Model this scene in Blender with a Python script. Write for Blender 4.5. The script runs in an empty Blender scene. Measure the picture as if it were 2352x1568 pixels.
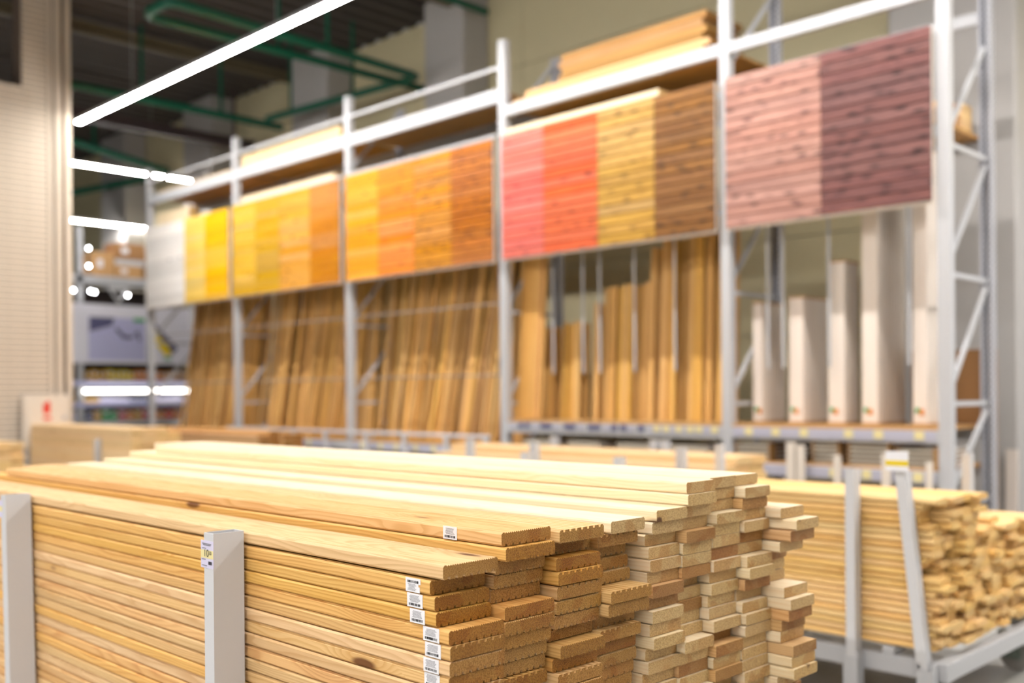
import bpy, bmesh, math, random
from mathutils import Vector, Matrix

random.seed(11)
SC = bpy.context.scene
COL = SC.collection

# ------------------------------------------------------------------ camera
FPX, AL, HY, RO = 2350.0, 0.78673, 116.4, -0.0082
cd = bpy.data.cameras.new('camera')
cd.sensor_fit = 'HORIZONTAL'
cd.sensor_width = 36.0
cd.lens = FPX / 2352.0 * 36.0
cd.shift_y = HY / 2352.0
cd.clip_start, cd.clip_end = 0.05, 200
cd.dof.use_dof = True
cd.dof.focus_distance = 2.12
cd.dof.aperture_fstop = 1.8
cam = bpy.data.objects.new('camera', cd)
COL.objects.link(cam)
_f = Vector((-math.cos(AL), math.sin(AL), 0))
_r = Vector((math.sin(AL), math.cos(AL), 0))
_u = Vector((0, 0, 1))
_c, _s = math.cos(RO), math.sin(RO)
_ir, _iu = _c * _r + _s * _u, -_s * _r + _c * _u
cam.matrix_world = Matrix(((_ir.x, _iu.x, -_f.x, 0), (_ir.y, _iu.y, -_f.y, 0), (_ir.z, _iu.z, -_f.z, 1.45), (0, 0, 0, 1)))
SC.camera = cam

# ------------------------------------------------------------------ world, exposure
SC.view_settings.view_transform = 'Standard'
SC.view_settings.look = 'None'
SC.view_settings.gamma = 1.0
SC.view_settings.use_curve_mapping = False
SC.view_settings.exposure = 0.0
LAMP = 168.0                    # radiance of the shop's strip lights
LAMPCOL = (1.0, 0.972, 0.945)
w = bpy.data.worlds.new('world')
SC.world = w
w.use_nodes = True
w.node_tree.nodes['Background'].inputs[0].default_value = (0.85, 0.9, 1.0, 1)
w.node_tree.nodes['Background'].inputs[1].default_value = 0.08
SC.cycles.adaptive_threshold = 0.03
SC.cycles.max_bounces = 3
SC.cycles.diffuse_bounces = 2
SC.cycles.glossy_bounces = 2
SC.cycles.caustics_reflective = False
SC.cycles.caustics_refractive = False

# ------------------------------------------------------------------ helpers
def lin(c):
    out = []
    for v in c[:3]:
        v /= 255.0
        out.append(v / 12.92 if v <= 0.04045 else ((v + 0.055) / 1.055) ** 2.4)
    return (*out, 1.0)

class MB:
    def __init__(s):
        s.v, s.f, s.sm = [], [], []
    def add(s, vs, fs, smooth=False):
        n = len(s.v)
        s.v += [tuple(p) for p in vs]
        s.f += [tuple(i + n for i in q) for q in fs]
        s.sm += [smooth] * len(fs)
        return s
    def hexa(s, b, t):
        return s.add(list(b) + list(t), [(3, 2, 1, 0), (4, 5, 6, 7), (0, 1, 5, 4), (1, 2, 6, 5), (2, 3, 7, 6), (3, 0, 4, 7)])
    def box(s, x0, x1, y0, y1, z0, z1):
        return s.hexa([(x0, y0, z0), (x1, y0, z0), (x1, y1, z0), (x0, y1, z0)], [(x0, y0, z1), (x1, y0, z1), (x1, y1, z1), (x0, y1, z1)])
    def bbox(s, x0, x1, y0, y1, z0, z1, b=0.002):
        """box with chamfered edges along its longest axis"""
        d = (x1 - x0, y1 - y0, z1 - z0)
        a = d.index(max(d))
        if a == 0:
            return s.prism(rect(y0, y1, z0, z1, b), 'X', x0, x1)
        if a == 1:
            return s.prism(rect(x0, x1, z0, z1, b), 'Y', y0, y1)
        return s.prism(rect(x0, x1, y0, y1, b), 'Z', z0, z1)
    def prism(s, prof, axis, t0, t1):
        n = len(prof)
        def P(a, b, t):
            return (t, a, b) if axis == 'X' else ((a, t, b) if axis == 'Y' else (a, b, t))
        vs = [P(a, b, t0) for a, b in prof] + [P(a, b, t1) for a, b in prof]
        fs = [tuple(range(n - 1, -1, -1)), tuple(range(n, 2 * n))] + [(i, (i + 1) % n, n + (i + 1) % n, n + i) for i in range(n)]
        return s.add(vs, fs)
    def bar(s, p0, p1, wd, ht, up=(0, 0, 1)):
        p0, p1 = Vector(p0), Vector(p1)
        d = (p1 - p0).normalized()
        a = d.cross(Vector(up))
        if a.length < 1e-4:
            a = d.cross(Vector((1, 0, 0)))
        a.normalize()
        b = a.cross(d).normalized()
        q = [(-.5, -.5), (.5, -.5), (.5, .5), (-.5, .5)]
        return s.hexa([p0 + a * wd * i + b * ht * j for i, j in q], [p1 + a * wd * i + b * ht * j for i, j in q])
    def tube(s, pts, r, n=10):
        pts = [Vector(p) for p in pts]
        rings = []
        for i, p in enumerate(pts):
            d = (pts[min(i + 1, len(pts) - 1)] - pts[max(i - 1, 0)]).normalized()
            a = d.cross(Vector((0, 0, 1)))
            if a.length < 1e-3:
                a = d.cross(Vector((1, 0, 0)))
            a.normalize()
            b = a.cross(d)
            rings += [p + r * (math.cos(2 * math.pi * k / n) * a + math.sin(2 * math.pi * k / n) * b) for k in range(n)]
        m = len(pts)
        fs = [(i * n + k, i * n + (k + 1) % n, (i + 1) * n + (k + 1) % n, (i + 1) * n + k) for i in range(m - 1) for k in range(n)]
        s.add(rings, fs, True)
        s.add(rings[:n], [tuple(range(n))])
        return s.add(rings[-n:], [tuple(range(n))])
    def sphere(s, c, r, n=10):
        vs, fs = [], []
        for i in range(n + 1):
            t = math.pi * i / n
            for k in range(n):
                p = 2 * math.pi * k / n
                vs.append((c[0] + r * math.sin(t) * math.cos(p), c[1] + r * math.sin(t) * math.sin(p), c[2] + r * math.cos(t)))
        for i in range(n):
            for k in range(n):
                fs.append((i * n + k, i * n + (k + 1) % n, (i + 1) * n + (k + 1) % n, (i + 1) * n + k))
        return s.add(vs, fs, True)
    def mesh(s, name):
        me = bpy.data.meshes.new(name)
        me.from_pydata(s.v, [], s.f)
        me.polygons.foreach_set('use_smooth', s.sm)
        bm = bmesh.new(); bm.from_mesh(me)
        bmesh.ops.recalc_face_normals(bm, faces=bm.faces)
        bm.to_mesh(me); bm.free()
        return me
    def build(s, name, m, parent=None, loc=None, rot=None):
        return inst(s.mesh(name), name, m, parent, loc, rot)

def rect(a0, a1, b0, b1, c):
    c = min(c, (a1 - a0) * .4, (b1 - b0) * .4)
    return [(a0 + c, b0), (a1 - c, b0), (a1, b0 + c), (a1, b1 - c), (a1 - c, b1), (a0 + c, b1), (a0, b1 - c), (a0, b0 + c)]

def inst(me, name, m, parent=None, loc=None, rot=None):
    o = bpy.data.objects.new(name, me)
    COL.objects.link(o)
    if not me.materials:
        me.materials.append(None)
    o.material_slots[0].link = 'OBJECT'
    o.material_slots[0].material = m
    if parent:
        o.parent = parent
    if loc is not None:
        o.location = loc
    if rot is not None:
        if hasattr(rot, 'w'):
            o.rotation_mode = 'QUATERNION'; o.rotation_quaternion = rot
        else:
            o.rotation_euler = rot
    return o

def tag(o, label, cat=None, group=None, kind=None):
    o['label'] = label
    if cat: o['category'] = cat
    if group: o['group'] = group
    if kind: o['kind'] = kind
    return o

def thing(name, label, cat, loc=(0, 0, 0), group=None):
    o = bpy.data.objects.new(name, None)
    COL.objects.link(o)
    o.empty_display_size = .1
    o.location = loc
    return tag(o, label, cat, group)

def struct(o, label=None):
    o['kind'] = 'structure'
    if label: o['label'] = label
    return o

ORD = 'first second third fourth fifth sixth seventh eighth ninth tenth eleventh twelfth thirteenth fourteenth fifteenth sixteenth seventeenth eighteenth nineteenth twentieth'.split()
def nth(i):
    """ordinal word for a zero-based index"""
    if i < 20:
        return ORD[i]
    tens = {2: 'twenty', 3: 'thirty', 4: 'forty'}[(i + 1) // 10]
    u = (i + 1) % 10
    return tens[:-1] + 'ieth' if u == 0 else tens + '-' + ORD[u - 1]

# ------------------------------------------------------------------ materials
def new_mat(name):
    m = bpy.data.materials.new(name)
    m.use_nodes = True
    nt = m.node_tree
    return m, nt, nt.nodes['Principled BSDF']

def N(nt, kind, **kw):
    n = nt.nodes.new(kind)
    for k, v in kw.items():
        setattr(n, k, v)
    return n

def math_n(nt, op, a, b=None, c=None):
    n = nt.nodes.new('ShaderNodeMath'); n.operation = op
    for i, v in enumerate((a, b, c)):
        if v is None: continue
        if isinstance(v, (int, float)): n.inputs[i].default_value = v
        else: nt.links.new(v, n.inputs[i])
    return n.outputs[0]

def mixc(nt, fac, a, b, mode='MIX'):
    n = nt.nodes.new('ShaderNodeMix'); n.data_type = 'RGBA'; n.blend_type = mode
    for s, v in ((n.inputs[0], fac), (n.inputs[6], a), (n.inputs[7], b)):
        if isinstance(v, (int, float)): s.default_value = v
        elif isinstance(v, tuple): s.default_value = v
        else: nt.links.new(v, s)
    return n.outputs[2]

def ramp(nt, fac, p0, p1):
    n = nt.nodes.new('ShaderNodeMapRange'); n.interpolation_type = 'SMOOTHSTEP'
    nt.links.new(fac, n.inputs[0])
    n.inputs[1].default_value = p0; n.inputs[2].default_value = p1
    return n.outputs[0]

def plain(name, c, rough=.5, metal=0.0, var=.06, scale=3.0, bump=0.0, emit=0.0, ecol=None):
    m, nt, b = new_mat(name)
    tc = N(nt, 'ShaderNodeTexCoord')
    no = N(nt, 'ShaderNodeTexNoise'); no.inputs['Scale'].default_value = scale; no.inputs['Detail'].default_value = 4
    nt.links.new(tc.outputs['Object'], no.inputs['Vector'])
    col = lin(c)
    dk = tuple(v * (1 - 2 * var) for v in col[:3]) + (1,)
    nt.links.new(mixc(nt, no.outputs[0], dk, col), b.inputs['Base Color'])
    b.inputs['Roughness'].default_value = rough
    b.inputs['Metallic'].default_value = metal
    if bump:
        bp = N(nt, 'ShaderNodeBump'); bp.inputs['Strength'].default_value = bump; bp.inputs['Distance'].default_value = .002
        nt.links.new(no.outputs[0], bp.inputs['Height']); nt.links.new(bp.outputs[0], b.inputs['Normal'])
    if emit:
        b.inputs['Emission Color'].default_value = ecol or lin(c)
        b.inputs['Emission Strength'].default_value = emit
    return m

def wood(name, light, dark, axis='X', ring=.0055, end=.72, knots=.35, knotcol=(95, 52, 24), vary=.10, rough=.55, contrast=.5, pith=(.07, -.05), hero=False, streak=22, kscale=(3.1, 11), hue=.010, endtint=(1, .95, .82), ksize=.16):
    """growth rings round an off-centre pith running along the board, knots, end grain, per-board tone"""
    m, nt, b = new_mat(name)
    L = nt.links.new
    tc = N(nt, 'ShaderNodeTexCoord'); oi = N(nt, 'ShaderNodeObjectInfo')
    wn = N(nt, 'ShaderNodeTexWhiteNoise', noise_dimensions='1D')
    L(math_n(nt, 'MULTIPLY', oi.outputs['Random'], 731.7), wn.inputs['W'])
    rs = N(nt, 'ShaderNodeSeparateColor'); L(wn.outputs['Color'], rs.inputs[0])
    sp = N(nt, 'ShaderNodeSeparateXYZ'); L(tc.outputs['Object'], sp.inputs[0])
    o = {'X': (0, 1, 2), 'Z': (2, 0, 1), 'Y': (1, 0, 2)}[axis]
    lx = math_n(nt, 'MULTIPLY_ADD', rs.outputs[0], 47.0, sp.outputs[o[0]])
    ly = math_n(nt, 'SUBTRACT', sp.outputs[o[1]], math_n(nt, 'MULTIPLY_ADD', rs.outputs[1], .16, pith[0] - .08))
    lz = math_n(nt, 'SUBTRACT', sp.outputs[o[2]], math_n(nt, 'MULTIPLY_ADD', rs.outputs[2], -.07, pith[1] + .035))
    cb = N(nt, 'ShaderNodeCombineXYZ'); L(lx, cb.inputs[0]); L(ly, cb.inputs[1]); L(lz, cb.inputs[2])
    # end faces
    ns = N(nt, 'ShaderNodeSeparateXYZ'); L(tc.outputs['Normal'], ns.inputs[0])
    isend = math_n(nt, 'GREATER_THAN', math_n(nt, 'ABSOLUTE', ns.outputs[o[0]]), .75)
    # knots
    halo = None
    if knots > 0:
        mk = N(nt, 'ShaderNodeMapping'); mk.inputs['Scale'].default_value = (kscale[0], kscale[1], kscale[1]); L(cb.outputs[0], mk.inputs[0])
        vo = N(nt, 'ShaderNodeTexVoronoi'); vo.inputs['Scale'].default_value = 1; L(mk.outputs[0], vo.inputs['Vector'])
        vs = N(nt, 'ShaderNodeSeparateColor'); L(vo.outputs['Color'], vs.inputs[0])
        on = math_n(nt, 'GREATER_THAN', knots, vs.outputs[0])
        kd = math_n(nt, 'ADD', vo.outputs['Distance'], math_n(nt, 'SUBTRACT', 1.0, on))
        knot = math_n(nt, 'SUBTRACT', 1.0, ramp(nt, kd, ksize * .5, ksize))
        halo = math_n(nt, 'SUBTRACT', 1.0, ramp(nt, kd, ksize * .6, .5))
    # broad streaks
    ml = N(nt, 'ShaderNodeMapping'); ml.inputs['Scale'].default_value = (1.8, streak, streak); L(cb.outputs[0], ml.inputs[0])
    n3 = N(nt, 'ShaderNodeTexNoise'); n3.inputs['Scale'].default_value = 1; n3.inputs['Detail'].default_value = 2; L(ml.outputs[0], n3.inputs['Vector'])
    # rings
    rr = math_n(nt, 'SQRT', math_n(nt, 'ADD', math_n(nt, 'MULTIPLY', ly, ly), math_n(nt, 'MULTIPLY', lz, lz)))
    if hero:
        mp = N(nt, 'ShaderNodeMapping'); mp.inputs['Scale'].default_value = (1.6, 9, 9); L(cb.outputs[0], mp.inputs[0])
        n1 = N(nt, 'ShaderNodeTexNoise'); n1.inputs['Scale'].default_value = 1; n1.inputs['Detail'].default_value = 2; L(mp.outputs[0], n1.inputs['Vector'])
        rr = math_n(nt, 'MULTIPLY_ADD', n1.outputs[0], .06, rr)
    else:
        rr = math_n(nt, 'MULTIPLY_ADD', n3.outputs[0], .03, rr)
    if halo is not None:
        rr = math_n(nt, 'MULTIPLY_ADD', halo, .022, rr)
    fr = math_n(nt, 'FRACT', math_n(nt, 'DIVIDE', rr, ring))
    rg = math_n(nt, 'MULTIPLY', ramp(nt, fr, .25, .85), math_n(nt, 'SUBTRACT', 1.0, ramp(nt, fr, .88, 1.0)))
    fac = math_n(nt, 'MULTIPLY', rg, math_n(nt, 'MULTIPLY_ADD', isend, -.45 * contrast, contrast))
    fac = math_n(nt, 'MULTIPLY_ADD', math_n(nt, 'SUBTRACT', n3.outputs[0], .42), .8, fac)
    if hero:
        mf = N(nt, 'ShaderNodeMapping'); mf.inputs['Scale'].default_value = (6, 420, 420); L(cb.outputs[0], mf.inputs[0])
        n2 = N(nt, 'ShaderNodeTexNoise'); n2.inputs['Scale'].default_value = 1; n2.inputs['Detail'].default_value = 1; L(mf.outputs[0], n2.inputs['Vector'])
        fac = math_n(nt, 'MULTIPLY_ADD', math_n(nt, 'SUBTRACT', n2.outputs[0], .5), .4, fac)
    fc = N(nt, 'ShaderNodeClamp'); L(fac, fc.inputs[0])
    col = mixc(nt, fc.outputs[0], lin(light), lin(dark))
    if halo is not None:
        col = mixc(nt, math_n(nt, 'MULTIPLY', halo, .4), col, lin(dark))
        col = mixc(nt, math_n(nt, 'MULTIPLY', knot, .9), col, lin(knotcol))
    # tone of each board
    hs = N(nt, 'ShaderNodeHueSaturation')
    L(math_n(nt, 'MULTIPLY_ADD', rs.outputs[1], -hue, .5 + hue / 2), hs.inputs['Hue'])
    L(math_n(nt, 'MULTIPLY_ADD', rs.outputs[2], .14, .93), hs.inputs['Saturation'])
    L(math_n(nt, 'MULTIPLY_ADD', rs.outputs[0], -2 * vary, 1 + .6 * vary), hs.inputs['Value'])
    L(col, hs.inputs['Color'])
    # end grain: rough and darker, with some shading of the end faces tinted in
    ec = mixc(nt, 1.0, hs.outputs[0], (end * endtint[0], end * endtint[1], end * endtint[2], 1), 'MULTIPLY')
    if hero:
        ng = N(nt, 'ShaderNodeTexNoise'); ng.inputs['Scale'].default_value = 420; ng.inputs['Detail'].default_value = 1; L(cb.outputs[0], ng.inputs['Vector'])
        nh = N(nt, 'ShaderNodeTexNoise'); nh.inputs['Scale'].default_value = 11; nh.inputs['Detail'].default_value = 1; L(cb.outputs[0], nh.inputs['Vector'])
        ec = mixc(nt, math_n(nt, 'MULTIPLY', ramp(nt, nh.outputs[0], .54, .58), .55), ec, mixc(nt, 1.0, ec, (.78, .6, .4, 1), 'MULTIPLY'))
        ec = mixc(nt, math_n(nt, 'MULTIPLY', ramp(nt, ng.outputs[0], .42, .62), .75), ec, mixc(nt, 1.0, ec, (.55, .48, .36, 1), 'MULTIPLY'))
    L(mixc(nt, isend, hs.outputs[0], ec), b.inputs['Base Color'])
    b.inputs['Roughness'].default_value = rough
    b.inputs['Specular IOR Level'].default_value = .3
    if hero:
        bp = N(nt, 'ShaderNodeBump'); bp.inputs['Distance'].default_value = .0014
        L(math_n(nt, 'MULTIPLY_ADD', isend, .6, .06), bp.inputs['Strength'])
        L(ng.outputs[0], bp.inputs['Height']); L(bp.outputs[0], b.inputs['Normal'])
    return m

M = {}
M['larch'] = wood('larch_decking', (230, 192, 138), (196, 146, 86), ring=.006, end=.56, knots=.2, vary=.07, hero=True, contrast=.45, endtint=(1, .78, .40))
M['larch_warm'] = wood('larch_decking_warm', (230, 182, 112), (194, 134, 66), ring=.007, end=.5, knots=.15, vary=.08, hero=True, endtint=(1, .77, .38))
M['pine'] = wood('pine_board', (246, 226, 190), (235, 201, 148), ring=.007, end=.7, knots=.16, vary=.05, contrast=.4, hero=True, endtint=(1, .82, .54))
M['pine_brown'] = wood('pine_board_brown', (228, 186, 134), (196, 142, 88), ring=.007, end=.58, knots=.25, vary=.09, hero=True, endtint=(1, .82, .56))
M['old_timber'] = wood('darkened_timber', (196, 150, 92), (152, 108, 58), ring=.01, end=.6, knots=.2, vary=.12, contrast=.4)
M['cartpine'] = wood('pine_cladding', (246, 208, 142), (220, 164, 88), ring=.009, end=.9, knots=.5, vary=.09, contrast=.35)
M['farpine'] = wood('pine_far', (248, 214, 162), (224, 178, 118), ring=.009, end=.85, knots=.3, vary=.08, contrast=.35)
M['lath'] = wood('pine_lath', (232, 184, 114), (196, 140, 70), axis='Z', ring=.012, knots=0, vary=.16, contrast=.3, pith=(.0, -.05))
M['stand'] = wood('pine_standing', (238, 190, 114), (208, 150, 74), axis='Z', ring=.012, knots=.1, vary=.08, contrast=.4, pith=(.0, -.05))
M['ply'] = wood('plywood', (206, 158, 96), (168, 118, 62), ring=.02, knots=0, vary=.05, contrast=.5)
M['hard'] = plain('brown_hardboard', (150, 108, 64), .7)
M['white_wood'] = wood('whitewashed_plank', (238, 226, 214), (222, 205, 190), axis='Z', ring=.008, knots=.0, vary=.04, contrast=.3, end=.6, pith=(.0, -.05))
M['white_wood_y'] = wood('whitewashed_plank_lying', (232, 226, 218), (212, 202, 192), axis='Y', ring=.008, knots=.0, vary=.05, contrast=.3, end=.85, pith=(.0, -.05))
M['cream'] = plain('cream_paint', (232, 220, 205), .5)
M['metal'] = plain('white_powder_coat', (190, 190, 192), .38, var=.015)
M['post'] = plain('grey_powder_coat', (206, 205, 206), .42, var=.015)
M['galv'] = plain('galvanised_steel', (192, 192, 198), .45, .0, var=.05, scale=40)
M['bar'] = plain('dull_grey_steel', (150, 140, 130), .5)
M['dark'] = plain('dark_hole', (60, 62, 66), .7)
M['rubber'] = plain('grey_rubber', (170, 165, 158), .5)
M['wheel'] = plain('zinc_fork', (150, 165, 158), .3, .7)
M['floor'] = plain('polished_concrete', (178, 176, 170), .3, var=.05, scale=1.2)
M['ceil'] = plain('grey_trapezoid_sheet', (76, 70, 67), .6, var=.06)
M['wallw'] = plain('light_grey_cladding', (214, 215, 218), .55, var=.02)
M['wallc'] = plain('cream_cladding', (222, 210, 170), .6, var=.02)
M['column'] = plain('grey_concrete', (190, 186, 182), .7, var=.04)
M['block'] = plain('cream_block', (222, 207, 188), .75, var=.06, scale=9, bump=.3)
M['mortar'] = plain('mortar', (112, 94, 80), .9)
M['green'] = plain('green_pipe_paint', (0, 90, 68), .4, var=.05)
M['beam_d'] = plain('dark_roof_beam', (84, 70, 72), .6)
M['beam_y'] = plain('beige_roof_beam', (112, 100, 76), .6)
M['lav'] = plain('lavender_print', (190, 190, 226), .5, var=.02)
M['grey_print'] = plain('pale_grey_print', (232, 230, 240), .5, var=.02)
M['strip'] = plain('grey_lavender_strip', (184, 182, 196), .5, var=.02)
M['navy'] = plain('dark_blue_print', (74, 84, 128), .5, var=.03)
M['slate'] = plain('slate_print', (92, 92, 128), .5, var=.03)
M['yel'] = plain('yellow_print', (238, 208, 40), .5, var=.03)
M['yel_p'] = plain('pale_yellow_print', (232, 218, 158), .5, var=.03)
M['gre'] = plain('green_print', (48, 160, 92), .5, var=.03)
M['oran'] = plain('orange_print', (226, 140, 50), .5, var=.03)
M['redp'] = plain('red_print', (226, 60, 42), .5, var=.03)
M['pinkp'] = plain('pink_print', (208, 92, 110), .5, var=.03)
M['amber'] = plain('amber_print', (206, 156, 20), .5, var=.03)
M['blackp'] = plain('black_print', (32, 30, 32), .6, var=.03)
M['inkp'] = plain('grey_ink', (120, 118, 122), .6, var=.03)
M['paper'] = plain('white_paper', (240, 238, 240), .5, var=.01)
M['tagp'] = plain('lavender_paper', (212, 206, 228), .5, var=.01)
M['carton'] = plain('cardboard', (204, 158, 104), .8, var=.05)
M['carton_d'] = plain('brown_cardboard', (168, 122, 76), .8, var=.05)
M['darkbrown'] = plain('dark_brown_sheet', (54, 42, 38), .6)
M['diff'] = plain('lamp_diffuser', (255, 255, 255), .5, emit=LAMP, ecol=(*LAMPCOL, 1))
M['diff_c'] = plain('cross_aisle_lamp_diffuser', (255, 255, 255), .5, emit=LAMP * .8, ecol=(*LAMPCOL, 1))
M['diff2'] = plain('shelf_lamp_diffuser', (255, 255, 255), .5, emit=9.0, ecol=(1, .95, .88, 1))
M['spot'] = plain('bulb_glow', (255, 255, 255), .5, emit=30.0, ecol=(.96, .96, 1, 1))

# ------------------------------------------------------------------ the hall
struct(MB().box(-46, 14, -14, 9.9, -.1, 0).build('floor', M['floor']), 'polished light grey concrete floor')
m = MB()
x, pr = -46.0, []
while x < 14:
    pr += [(x, 6.95), (x + .13, 6.95), (x + .17, 7.03), (x + .29, 7.03)]
    x += .34
pr.append((14, 6.95))
vs = [(a, -14, b) for a, b in pr] + [(a, 9.95, b) for a, b in pr]
n = len(pr)
m.add(vs, [(i, i + 1, n + i + 1, n + i) for i in range(n - 1)])
m.box(-46, 14, -14, 9.95, 7.06, 7.16)
struct(m.build('ceiling', M['ceil']), 'dark grey corrugated metal roof deck')
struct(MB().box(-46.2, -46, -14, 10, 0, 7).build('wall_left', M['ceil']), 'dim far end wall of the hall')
struct(MB().box(14, 14.2, -14, 10, 0, 7).build('wall_right', M['wallw']), 'light grey wall behind the viewpoint, right')
struct(MB().box(-46, 14, -14.2, -14, 0, 7).build('wall_front', M['wallw']), 'light grey wall behind the viewpoint')
wb = struct(MB().box(-46, 14, 9.92, 10.1, 0, 7).build('wall_back', M['wallw']), 'light grey and cream clad back wall')
zs = [0, 1.03, 2.05, 3.08, 3.56, 4.7, 5.85, 6.95]
for a in range(6):
    for k in range(len(zs) - 1):
        x0 = -26.4 + a * 5.6
        MB().box(x0 + .006, x0 + 5.594, 9.885, 9.92, zs[k] + .006, zs[k + 1] - .006).build('cladding_panel', M['wallw'] if k < 4 and a >= 4 else M['wallc'], wb)
for i, (x0, x1) in enumerate(((-4.31, -3.16), (-11.08, -10.26), (-14.45, -13.45), (-18.17, -17.1), (-21.87, -20.7))):
    c = MB().prism(rect(x0, x1, 9.4, 9.88, .02), 'Z', 0, 6.94).build('trim_%d' % (i + 1), M['column'])
    struct(c, 'grey pilaster standing against the back wall')

# block wall at the left with an opening high up
bw = MB()
bw.box(-14.3, -14.008, 2.6, 5.6, 0, 5.45)
bw.box(-14.3, -14.008, 4.98, 5.6, 5.45, 6.94)
bw = struct(bw.build('wall_block', M['mortar']), 'cream block wall with an opening near the roof')
bm_full = {}
cz, k = 0.0, 0
CH = .0745
while cz < 6.9:
    y0 = 4.3 if cz < 5.44 else 4.98
    y = y0
    first = .5 if k % 2 else .25
    while y < 5.28:
        L = min(first, 5.3 - y)
        first = .5
        if L > .06:
            key = round(L, 3)
            if key not in bm_full:
                bm_full[key] = MB().box(0, .012, .003, L - .003, .008, CH - .007).mesh('block')
            inst(bm_full[key], 'block', M['block'], bw, (-14.008, y, cz))
        y += L
    cz += CH
    k += 1
# vertical cover strips at the free end of the block wall
for y0, y1, d in ((5.31, 5.37, .02), (5.40, 5.47, .05), (5.53, 5.61, .03)):
    MB().bbox(-14.008, -14.008 + d, y0, y1, 0, 6.94, .004).build('cover_strip', M['block'], bw)
t = thing('dark_canopy', 'dark brown sloping canopy in the high opening of the block wall', 'canopy', (-14.25, 4.2, 5.455))
MB().hexa([(-.0, 0, 0), (.24, 0, 0), (.24, .76, 0), (0, .76, 0)], [(-.0, 0, .32), (.24, 0, .26), (.24, .74, .02), (0, .74, .02)]).build('sheet', M['darkbrown'], t)
MB().bar((.245, 0, .1), (.245, .72, .015), .01, .02).build('rib', M['beam_d'], t)
# fire cabinet on the block wall
t = thing('fire_cabinet', 'cream fire cabinet with red markings on the block wall', 'cabinet', (-13.85, 4.92, .75))
MB().bbox(-.09, 0, 0, .60, 0, .72, .006).build('body', M['cream'], t)
d = MB().bbox(.0, .012, .02, .58, .02, .70, .004).build('door', M['cream'], t)
MB().box(.012, .016, .24, .33, .47, .60).add([(.0165, .27, .60), (.0165, .30, .645), (.0165, .335, .60)], [(0, 1, 2)]).build('red_emblem', M['redp'], d)
MB().box(.012, .016, .24, .345, .385, .425).build('red_bar', M['redp'], d)
MB().bbox(.012, .03, .49, .53, .38, .44, .005).build('handle', M['galv'], d)

# ------------------------------------------------------------------ roof: pipes, beams
def pipe(pts, r, label, drops=()):
    p0 = pts[0]
    t = thing('sprinkler_pipe', label, 'pipe', p0)
    rel = [tuple(Vector(p) - Vector(p0)) for p in pts]
    MB().tube(rel, r, 12).build('pipe', M['green'], t)
    for q in drops:
        q = Vector(q) - Vector(p0)
        MB().tube([q, q + Vector((0, 0, 6.935 - p0[2]))], r * .45, 8).build('hanger', M['green'], t)
def corner(a, b, c, r=.15):
    a, b, c = Vector(a), Vector(b), Vector(c)
    p, q = b + (a - b).normalized() * r, b + (c - b).normalized() * r
    return [tuple(p), tuple((p + q) / 4 + b / 2), tuple(q)]
Z1 = 5.85
pipe([(-11.35, 9.7, Z1), *corner((-11.35, 9.7, Z1), (-11.35, 5.4, Z1), (-10.75, 5.4, Z1)), *corner((-11.35, 5.4, Z1), (-10.75, 5.4, Z1), (-10.8, 9.2, Z1)),
      *corner((-10.75, 5.4, Z1), (-10.95, 9.2, Z1), (-14.3, 8.85, Z1)), (-14.3, 8.85, Z1)], .055,
     'green sprinkler pipe bent into a long loop under the roof', [(-11.35, 7.2, Z1), (-10.85, 7.6, Z1), (-12.3, 9.06, Z1), (-13.7, 8.9, Z1)])
pipe([(-14.6, 5.75, Z1), (-14.6, 9.3, Z1)], .06, 'straight green pipe behind the left end of the strip light', [(-14.6, 8.2, Z1), (-14.6, 6.9, Z1)])
pipe([(-10.0, 3.8, 6.6), (-10.0, 9.6, 6.6)], .045, 'thin green pipe right under the roof deck near the top edge', [(-10.0, 7.6, 6.6)])
pipe([(-18.6, 6.4, 6.2), (-19.2, 9.6, 5.9)], .07, 'green pipe far back between the grey pilasters', [(-18.9, 8.0, 6.05)])
pipe([(-22.5, 8.2, 5.6), (-20.2, 9.6, 5.9)], .07, 'farthest green pipe above the aisle shelf', [])
for nm, x0, z0, y0, y1, mm, wd, lb in (('roof_beam', -16.4, 5.85, 6.2, 9.85, 'beam_d', .14, 'dark roof beam behind the pipes'),
                                ('roof_beam', -10.5, 6.75, -4, 9.85, 'beam_y', .10, 'beige roof beam near the top edge'),
                                ('roof_beam', -14.9, 6.72, 4.0, 9.85, 'beam_y', .09, 'beige roof beam crossing behind the strip light'),
                                ('roof_beam', -26.0, 6.5, 4.0, 9.85, 'beam_d', .25, 'dark roof beam at the far end of the hall')):
    t = thing(nm, lb, 'beam', (x0, y0, z0))
    MB().box(-wd / 2, wd / 2, 0, y1 - y0, 0, .02).box(-.01, .01, 0, y1 - y0, .02, .16).box(-wd / 2, wd / 2, 0, y1 - y0, .16, .18).build('girder', M[mm], t)
    MB().box(-.02, .02, .3, .34, .18, 6.935 - z0).box(-.02, .02, y1 - y0 - .4, y1 - y0 - .36, .18, 6.935 - z0).build('hanger', M[mm], t)

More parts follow.
